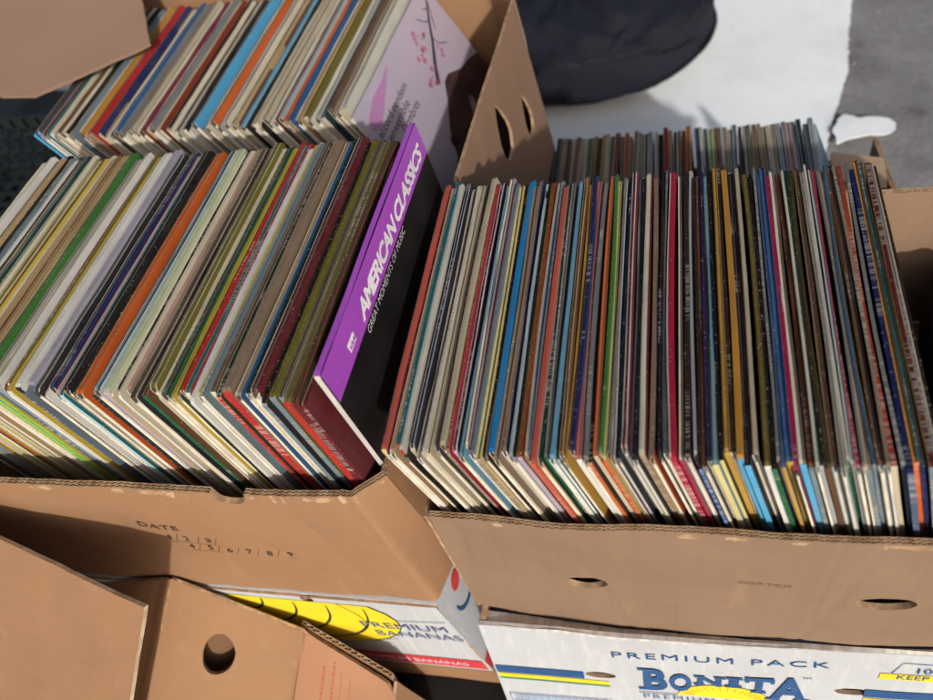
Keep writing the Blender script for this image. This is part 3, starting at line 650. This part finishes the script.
STYLES = {'lined': (((.24, .0002), (.76, .0002)), (4, 1, 4)), 'grooved': (((.36, -.0016), (.60, -.0016)), (1, 3, 1)), 'half': (((.5, -.001), (.56, -.001)), (1, 3, 4)), 'edge': (((.26, .0001), (.30, .0001)), (4, 1, 1)),
 'double': (((.12, 0), (.42, 0), (.46, -.0022), (.54, -.0022), (.58, 0), (.88, 0)), (4, 1, 1, 3, 4, 1, 4)), 'triple': (((.14, 0), (.30, 0), (.34, -.002), (.40, -.0005), (.62, 0), (.67, -.002), (.74, 0)), (4, 1, 3, 4, 1, 3, 1, 4)),
 'pair': (((.10, 0), (.46, .0003), (.50, -.0025), (.56, -.001), (.70, 0)), (4, 1, 3, 1, 4, 1))}
def cover_mesh(t, S, seed, open_front, bow, style='solid'):
    """folded card cover: two boards closed along the top (and front unless open), bowed and worn"""
    ny, nz = 9, 7; bm = bmesh.new()
    def thick(y, z):
        e = min(y, S-y, S-z, .05)/.05; return t/2*(.93+.07*min(1, max(0, e))**.6)
    def wob(y, z): return bow*math.sin(math.pi*y/S)*(z/S) + .0007*noise.noise(Vector((y*9, z*9, seed)))
    def edge(y, z):
        r = .004; dz = dy = 0
        if z > S-1e-6:
            dz = .0009*noise.noise(Vector((y*70, seed, 1)))
            if y < 1e-6 or y > S-1e-6: q_ = .0008+.0028*abs(noise.noise(Vector((seed*3.3, 1.7, 4)))); dz -= q_; dy = q_*.7 if y < 1e-6 else -q_*.7
        if y < 1e-6: dy += .0007*noise.noise(Vector((z*70, seed, 4)))
        return dy, dz
    ys = [0, .004, .02]+[S*k/(ny-1) for k in range(1, ny-1)]+[S-.02, S-.004, S]; zs = [0]+[S*k/(nz-1) for k in range(1, nz-1)]+[S-.02, S-.004, S]
    ny = len(ys); nz = len(zs); V = {}
    for s in (-1, 1):
        for i, y in enumerate(ys):
            for j, z in enumerate(zs):
                dy, dz = edge(y, z); V[s, i, j] = bm.verts.new((s*thick(y, z)+wob(y, z), y+dy, z+dz))
    for s in (-1, 1):
        for i in range(ny-1):
            for j in range(nz-1):
                q = [V[s, i, j], V[s, i+1, j], V[s, i+1, j+1], V[s, i, j+1]]
                f = bm.faces.new(q if s > 0 else q[::-1]); f.material_index = 0; f.smooth = True
    def strip(pts, mi):      # close between the two boards with a slightly rounded crown
        for (a, b) in zip(pts[:-1], pts[1:]):
            f = bm.faces.new([V[1, a[0], a[1]], V[1, b[0], b[1]], V[-1, b[0], b[1]], V[-1, a[0], a[1]]]); f.material_index = mi
    if style == 'solid': strip([(i, nz-1) for i in range(ny)], 1)
    else:
        prs = STYLES[style]; pr = None      # (fraction, height) of the inner lines, then one material per strip
        for i in range(ny):
            a, b = V[-1, i, nz-1], V[1, i, nz-1]; cur = [a]
            for k, (fr, dz) in enumerate(prs[0]): cur.append(bm.verts.new(a.co.lerp(b.co, fr)+Vector((0, 0, dz+.0004*noise.noise(Vector((ys[i]*80, seed, 9+k)))))))
            cur.append(b)
            if pr:
                for k in range(len(cur)-1): f = bm.faces.new([pr[k], pr[k+1], cur[k+1], cur[k]]); f.material_index = prs[1][k]
            pr = cur
    strip([(ny-1, j) for j in range(nz)], 2); strip([(i, 0) for i in range(ny)][::-1], 2)
    if not open_front: strip([(0, j) for j in range(nz)], 2)
    else:          # card edges with a slot between
        lw = min(.0009, t*.28); prev = None
        for j in range(nz):
            z = zs[j]; a = V[-1, 0, j].co; b = V[1, 0, j].co
            cur = [V[-1, 0, j], bm.verts.new(a+Vector((lw, 0, 0))), bm.verts.new(a+Vector((lw, .006, 0))), bm.verts.new(b+Vector((-lw, .006, 0))), bm.verts.new(b+Vector((-lw, 0, 0))), V[1, 0, j]]
            if prev:
                for k in range(5): f = bm.faces.new([prev[k], prev[k+1], cur[k+1], cur[k]]); f.material_index = 2 if k in (0, 4) else 3
            prev = cur
    for e in bm.edges:
        if len(e.link_faces) != 2 or e.link_faces[0].smooth != e.link_faces[1].smooth: e.smooth = False
    me = bpy.data.meshes.new('cover'); bm.normal_update(); bm.to_mesh(me); bm.free(); return me
def inner_mesh(t, S, seed):
    bm = bmesh.new(); a = t*.24; pr = None; out = -.0012+rnd.uniform(-.0006, .0022)
    for k in range(7):
        z = .006+(S-.014)*k/6; y = out+.0006*noise.noise(Vector((z*30, seed, 2))); x = .0003*noise.noise(Vector((z*20, seed, 7)))
        cur = [bm.verts.new((x-a, y, z)), bm.verts.new((x+a, y, z)), bm.verts.new((x+a, .03, z)), bm.verts.new((x-a, .03, z))]
        if pr:
            for q in range(4): bm.faces.new([pr[q], pr[(q+1) % 4], cur[(q+1) % 4], cur[q]])
        else: bm.faces.new(cur[::-1])
        pr = cur
    bm.faces.new(pr); me = bpy.data.meshes.new('inner_sleeve'); bmesh.ops.recalc_face_normals(bm, faces=bm.faces[:]); bm.to_mesh(me); bm.free(); return me

def parse(s):
    out = []
    for it in s.split(','):
        it = it.strip(); 
        if not it: continue
        n_, w_ = it.rsplit(' ', 1); out.append((n_.strip(), float(w_)))
    return out
def row(seq, fronts, x0, x1, ztop, yfront, lean, yaw, group, boxname, S0=.314, jit=1., tops=None, textp=.4, tmax=.0046, pale=.8):
    seq = parse(seq); fronts = parse(fronts); tot = sum(w_ for _, w_ in seq); ft = sum(w_ for _, w_ in fronts)
    x = x0; items = []; k = (x1-x0)/tot
    for i, (cn, w_) in enumerate(seq):
        p = w_*k; f = (x-x0+p/2)/(x1-x0); acc = 0
        for fn, fw_ in fronts:
            acc += fw_/ft
            if acc >= f: break
        items.append([cn, fn, x+p/2, p, f]); x += p
    n_ = len(items); labels = []
    for i, it in enumerate(items):
        l = items[i-1][0]+' and ' if i else ''; r = items[i+1][0] if i < n_-1 else ''
        if l and r: s = '%s sleeve, %s edge, between %s%s, in %s' % (it[0], it[1], l, r, boxname)
        elif r: s = '%s sleeve, %s edge, leftmost of all sleeves in %s' % (it[0], it[1], boxname)
        else: s = '%s sleeve, %s edge, rightmost of the upright sleeves in %s' % (it[0], it[1], boxname)
        labels.append(s)
    cnt = {}
    for s in labels: cnt[s] = cnt.get(s, 0)+1
    ords = 'first second third fourth fifth sixth seventh eighth ninth tenth eleventh twelfth thirteenth fourteenth'.split()
    for i, it in enumerate(items):
        if cnt[labels[i]] > 1:
            same = [j for j in range(n_) if items[j][0] == it[0]]
            labels[i] = '%s sleeve, %s from left among the %s sleeves of %s' % (it[0], ords[same.index(i)], it[0], boxname)
    for i, (cn, fn, xc, p, f) in enumerate(items):
        t = min(p-.0003, tmax if p < .009 else tmax+.001); S = S0+rnd.uniform(-.0015, .0015)
        ln = lean(f); zt = ztop(f)+rnd.gauss(0, .0019)*jit; yf = yfront(f)+rnd.gauss(0, .0028)*jit
        if p > .008: zt += .004
        root = bpy.data.objects.new('record_album', None); root.empty_display_size = .01; COL.objects.link(root)
        ry = -ln       # lean to the left: top goes to -x
        top = Vector((xc-p/2+t/2, yf, zt)); r_ = R(ln); yw = R(yaw(f)+rnd.gauss(0, .12))
        upv_ = Vector((-math.sin(r_)*math.cos(yw), math.sin(r_)*math.sin(yw), math.cos(r_)))
        root.location = top - upv_*S
        root.rotation_euler = (Matrix.Rotation(-yw, 4, 'Z') @ Matrix.Rotation(-r_, 4, 'Y')).to_euler()
        tag(root, labels[i], 'record', group)
        opn = fn in ('cream', 'white', 'beige', 'taupe', 'off white', 'grey', 'tan', 'light grey', 'pale blue', 'black', 'dark grey', 'lilac grey', 'mauve') and rnd.random() < .7
        stl = rnd.choice(['solid', 'lined', 'lined', 'grooved', 'half', 'edge', 'edge']) if p > .0026 else 'solid'
        if t > .0050: stl = rnd.choice(['double', 'triple', 'pair', 'double', 'triple'])
        me = cover_mesh(t, S, rnd.uniform(0, 99), opn, rnd.gauss(0, .0011), stl)
        if rnd.random() < textp: tm = cmat(cn, 'text')
        else: tm = cmat(cn, 'top') if rnd.random() < .8 or p > .008 else cmat(rnd.choice(tops or ['cream', 'beige', 'off white', 'taupe']), 'top')
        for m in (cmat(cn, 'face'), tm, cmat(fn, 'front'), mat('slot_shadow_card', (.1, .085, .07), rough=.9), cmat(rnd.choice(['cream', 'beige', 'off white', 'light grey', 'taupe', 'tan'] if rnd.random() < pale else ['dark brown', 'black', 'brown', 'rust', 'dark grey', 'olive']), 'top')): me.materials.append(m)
        c = bpy.data.objects.new('cover', me); COL.objects.link(c); c.parent = root
        if opn:
            im = inner_mesh(t, S, i); im.materials.append(paper); q = bpy.data.objects.new('inner_sleeve', im); COL.objects.link(q); q.parent = root
    return items
lerp = lambda a, b: (lambda f: a+(b-a)*f)

LSEQ = '''cream 4, grey 3, white 4, black 4, tan 4, yellow 4, light grey 4, tan 4, black 3, grey blue 6, white 4, dark grey 4, yellow 4, dark teal 5, green 4, yellow 4, cream 3, olive 4, pale yellow 5, maroon 5, yellow 3, cream 3, tan 5, pale yellow 3, maroon 4, tan 4, dark purple 4, pale yellow 3, green 8, light grey 5, yellow 4, pale blue 5, white 4,
 red brown 6, olive 3, yellow 6, black 5, white 8, grey blue 3, lilac grey 8, black 7, white 3, navy 7, pink 4, black 4, teal 5, black 8, dark brown 4, orange 12, dark teal 3, pale blue 8, pale green 7, cream 3, black 5, cream 3, pink 6, taupe 4, dark navy 9, brown 5, olive 8, cream 3, bottle green 8, yellow 3, dark green 3, red 4, teal 5,
 red 3, white 4, yellow 5, grey blue 4, brown 5, dark green 5, cream 4, taupe 10, blue 6, dark green 4, green 4, maroon 9, black 5, olive 6, dark brown 5, olive 8, dark brown 6, maroon 4'''
LFR = '''dark navy 10, grey 12, grey blue 20, yellow 12, white 12, red 8, cream 16, off white 18, cream 14, lime green 16, slate blue 6, cream 14, off white 10, dark navy 6, slate blue 16, black 5, off white 14, pale blue 12, beige 14, cream 12, dark navy 5, mauve 14, tan 12, white 8, cream 12, bottle green 10, beige 8, cream 24, grey 5, off white 14, pale green 5, red 20, taupe 8, cream 16, black 4, grey blue 14, red 13, maroon 8'''
row(LSEQ, LFR, -.50, -.036, lerp(.349, .358), lambda f: .034-.022*f+.003*math.sin(f*9), lerp(10.5, 5.5), lerp(3.2, 2.6), 'record sleeves in the front left box', 'front left box', S0=.322, tmax=.0076)
RSEQ = '''salmon 6, maroon 4, tan 6, teal 4, off white 4, black 4, dark navy 9, beige 5, off white 4, beige 5, off white 5, dark grey 4, beige 7, crimson 4, dark purple 8, light blue 6, lilac grey 5, grey blue 6, pale yellow 6, black 6, bright blue 6, taupe 6, navy 8, pale blue 4, black 3, rust 8, blue 4, grey 3, salmon 5, dark green 7, grey 4, light blue 7, dark green 3, brown 5, gold 3, navy 7, salmon 6, grey 6, dark brown 4, orange 5, green 3, pale yellow 5,
 grey 3, blue 5, dark navy 4, maroon 8, light grey 3, black 5, maroon 9, brick red 8, black 5, slate blue 5, crimson 9, grey 4, dark brown 8, light grey 4, dark brown 4, brown 4, navy 4, light blue 6, black 4, gold 6, dark brown 5, ochre 6, dark navy 7, dark brown 9, olive 6, black 5, grey 3, slate blue 4, blue 6, crimson 5, dark grey 7, rust 5, black 4, dark green 4, dark brown 6, brown 6, grey 5, black 4, light grey 4, crimson 5, grey 3, navy 5, blue 4,
 brown 6, taupe 4, brick red 8, grey 4, navy 6, ochre 5, teal 5, maroon 6, grey 5, dark brown 5'''
RFR = '''pale yellow 8, white 12, red 6, taupe 8, beige 10, white 8, beige 16, black 3, taupe 12, mauve 10, beige 8, white 14, taupe 8, black 3, beige 14, white 6, grey 8, lilac grey 10, tan 10, salmon 6, tan 8, bottle green 5, white 14, light grey 6, taupe 6, white 10, beige 6, orange 8, beige 10, orange 8, tan 6, grey 10, light grey 12, taupe 6, tan 10, salmon 5, black 4, white 6, crimson 14, white 6, mauve 8, blue 8, light grey 10,
 pale yellow 8, gold 6, white 8, sky blue 14, dark navy 6, white 10, bottle green 8, mauve 6, gold 9, black 8, sky blue 6, grey blue 8, light grey 10, brown 5, pale blue 8, light grey 6, bottle green 5, grey 8, cream 7, grey blue 8, light grey 10, taupe 6, beige 6, slate blue 8, orange 7, navy 5, grey blue 9, beige 7, rust 5'''
row(RSEQ, RFR, .018, .424, lerp(.316, .311), lambda f: -.0045+.004*math.sin(f*14)*.5+.004*f, lerp(14.3, 15), lerp(0, .6), 'record sleeves in the front right box', 'front right box', textp=.5, pale=.38)  # fewer pale edges in this row: its shade put into the colours
BLS = '''slate blue 3, dark grey 3, grey 4, maroon 3, teal 4, cream 4, grey 5, brown 4, cream 5, black 3, beige 4, dark grey 3, grey blue 4, cream 3, ochre 5, pink 4, red brown 3, red 7, navy 4, tan 3, cream 5, dark grey 3, blue 6, grey 5, cream 4, taupe 4, beige 4, cream 4, burgundy 7, cream 3, grey 6, beige 4, red brown 3, cream 4, black 3, cream 4, dark grey 4, beige 4, black 4, off white 3, sky blue 11, grey 4, cream 4, orange 6, light grey 5, cream 5, dark green 4, tan 4, brown 3, light blue 5, black 3,
 cream 4, beige 5, black 3, beige 5, off white 4, maroon 4, light grey 5, orange 3, blue 5, cream 5, tan 4, olive 5, cream 5, light grey 5, dark teal 5, brown 4, taupe 4, cream 4, off white 8'''
BLF = '''sky blue 8, off white 12, beige 20, taupe 10, beige 20, cream 14, tan 10, off white 30, taupe 10, beige 30, cream 20, taupe 10, beige 30'''
row(BLS, BLF, -.600, -.136, lerp(.308, .303), lambda f: .470-.014*math.sin(f*3.14), lerp(26, 27), lerp(.5, 4), 'record sleeves in the back left box', 'back left box', S0=.312, textp=.2, tmax=.0082)
BRS = '''dark green 6, tan 5, brown 5, cream 5, taupe 5, cream 4, olive 5, green 5, tan 4, brown 5, yellow 4, cream 4, taupe 5, red brown 6, grey 5, orange 4, cream 4, taupe 6, beige 4, cream 5, light grey 6, white 4, black 5, red 6, cream 4, navy 5, taupe 4, salmon 4, orange 8, slate blue 5, white 4, dark green 5, lime green 5, yellow 4, grey blue 4, beige 5,
 white 5, pale blue 6, dark grey 4, cream 5, grey 4, white 5, tan 4, brown 5, cream 4, light grey 5, pale blue 5, lilac grey 5, pink 4, white 5, dark teal 6, white 4, pale blue 6'''
row(BRS, BLF, .075, .445, lerp(.060, .066), lambda f: .402, lerp(5, 6), lerp(0, 0), 'record sleeves in the back right box', 'back right box', S0=.300, textp=.2, tmax=.007)

# --- two albums whose faces show
def album(label, o, lean, yaw, S, t, colf, colt, group, edge=None):
    r_ = R(lean); yw = R(yaw); upv_ = Vector((-math.sin(r_)*math.cos(yw), math.sin(r_)*math.sin(yw), math.cos(r_)))
    root = bpy.data.objects.new('record_album', None); root.empty_display_size = .01; COL.objects.link(root)
    root.location = Vector(o)-upv_*S; root.rotation_euler = (Matrix.Rotation(-yw, 4, 'Z') @ Matrix.Rotation(-r_, 4, 'Y')).to_euler()
    tag(root, label, 'record', group)
    me = cover_mesh(t, S, 5., False, 0)
    for m in (colf, edge or colt, colt, colt): me.materials.append(m)
    c = bpy.data.objects.new('cover', me); COL.objects.link(c); c.parent = root
    return root
def face_place(t, S, off=.0004):
    return lambda y, d: Vector((t/2+off+.0004, y, S-d))      # d measured down from the top edge
def flip(shapes, S=0):     # text is drawn with v up, our d goes down
    return [([(x, -y) for x, y in V], F) for V, F in shapes]
blackcard = mat('glossy_black_card', (.010, .010, .011), (.016, .016, .017), rough=.3, scale=20, spec=.5)
tA = .006; SA = .314
pur = mat('purple_print', (.37, .075, .52), (.33, .065, .47), rough=.35, scale=10, wear=.1, spec=.4)
ac = album('purple and black album lettered AMERICAN CLASSICS', (-.0245, .027, .374), 5, 2.7, SA, tA, blackcard, mat('white_card_edge', (.6, .58, .56), wear=.4, wcol=(.3, .26, .2)), 'record sleeves in the front left box', pur)
fp = face_place(tA, SA)
def dstrip(y0, y1, d0, d1, n=10): return rect(y0, d0, y1, d1, n)
pur = mat('purple_print', (.37, .075, .52), (.33, .065, .47), rough=.35, scale=10, wear=.1, spec=.4)
decal('purple_band', fp, [dstrip(.0006, SA-.0006, .0004, .038)], pur, ac)
fp2 = face_place(tA, SA, .0009)
wht = mat('white_print', (.82, .80, .84), rough=.5)
decal('lettering', fp2, flip([T('AMERICAN', .079, -.0325, .118, .0185, 0, shear=.25, bold=.038, space=.88), T('CLASSICS', .200, -.0325, .101, .0185, 0, shear=.25, bold=.038, space=.88),
      T('TIME', .045, -.024, .016, .0045, 0, bold=.03), T('LIFE', .045, -.0295, .016, .0045, 0, bold=.03), T('album', .045, -.0185, .016, .004)][:2] + [rect(.044, -.029, .060, -.0195, 2)]), wht, ac)
decal('lettering', face_place(tA, SA, .0013), flip([T('ALBUM', .0452, -.0275, .0138, .0045, 0, bold=.03)]), pur, ac)
decal('lettering', fp, flip([T('GREAT MOMENTS OF MUSIC', .079, -.0475, .128, .0075, 0, shear=.2)]), mat('pale_print', (.55, .56, .55), rough=.5), ac)

tP = .005; SP = .312
artm = mat('mauve_printed_cover', (.42, .35, .44), (.33, .31, .39), rough=.35, scale=9, sharp=.35, spec=.4)
pk = album('mauve album cover with pink blossom on a dark branch', (-.130, .457, .301), 28, 5, SP, tP, artm, mat('white_card_edge', (.7, .68, .66)), 'record sleeves in the back left box')
fp = face_place(tP, SP, .0003)
def bl(cx, cy, r, s=0, n=14, ax=1., rot=0.):
    P_ = []
    for i in range(n):
        a = 2*math.pi*i/n; q = r*(1+.35*noise.noise(Vector((math.cos(a)*2, math.sin(a)*2, s)))); x_, y_ = q*ax*math.cos(a), q*math.sin(a)
        P_.append((cx+x_*math.cos(rot)-y_*math.sin(rot), cy+x_*math.sin(rot)+y_*math.cos(rot)))
    return blob(P_)
decal('painted_shade_area', fp, [blob([(.13, .135), (.17, .115), (.195, .098), (.215, .098), (.25, .115), (.28, .12), (.311, .13), (.311, .30), (.05, .30), (.06, .23), (.085, .185), (.105, .16)]), bl(.12, .148, .008, 1), bl(.10, .172, .008, 2)], mat('dark_brown_shade', (.035, .022, .024), (.07, .04, .04), rough=.3, scale=30, spec=.5), pk)  # dark shading low on the cover, painted as a flat area
fq = face_place(tP, SP, .0008)
decal('branch_print', fq, [stroke([(.311, .006, .5), (.285, .022), (.262, .036, 1.3), (.235, .055, 1.5), (.205, .072, 2), (.18, .09, 2.4)], .0034), stroke([(.29, .02), (.275, .036), (.262, .05)], .0018), stroke([(.262, .036), (.25, .03), (.24, .018)], .0015), stroke([(.24, .05), (.246, .065), (.262, .075)], .0016), stroke([(.28, .026), (.267, .02)], .0014)], mat('dark_blue_print', (.05, .05, .085), rough=.3), pk)
decal('blossom_print', fq, [bl(cx_+dx_, cy_+dy_, r_b, k_) for k_, (cx_, cy_, dx_, dy_, r_b) in enumerate([(c0, c1, rnd.uniform(-.007, .007), rnd.uniform(-.007, .007), rnd.uniform(.0018, .0045)) for c0, c1 in ((.205, .048), (.225, .042), (.188, .050), (.185, .082), (.195, .075), (.168, .083), (.235, .072), (.21, .030)) for _ in range(4)])], mat('pink_blossom_print', (.36, .085, .18), (.45, .2, .28), rough=.35, scale=60), pk)
decal('magenta_print', fp, [blob([(.02, .02), (.05, .012), (.09, .012), (.12, .009), (.11, .014), (.08, .024), (.05, .034), (.02, .040), (.01, .03)])], mat('magenta_print', (.42, .16, .36), (.36, .22, .38), rough=.35, scale=60, sharp=.3), pk)
decal('lettering', fq, flip([T('accord rendem', .012, -.048, .110, .011, 0), T('ensemble', .022, -.062, .080, .011, 0), T('Dombres', .055, -.076, .062, .012, 0)]), mat('grey_print', (.07, .065, .08)), pk)

# tilted blue sleeve leaning at the right end of the back right box
t3 = album('teal blue sleeve tilted against the rest in the back right box', (.446, .402, .066), 22, 0, .290, .004, cmat('light blue', 'face'), cmat('white', 'top'), 'record sleeves in the back right box')
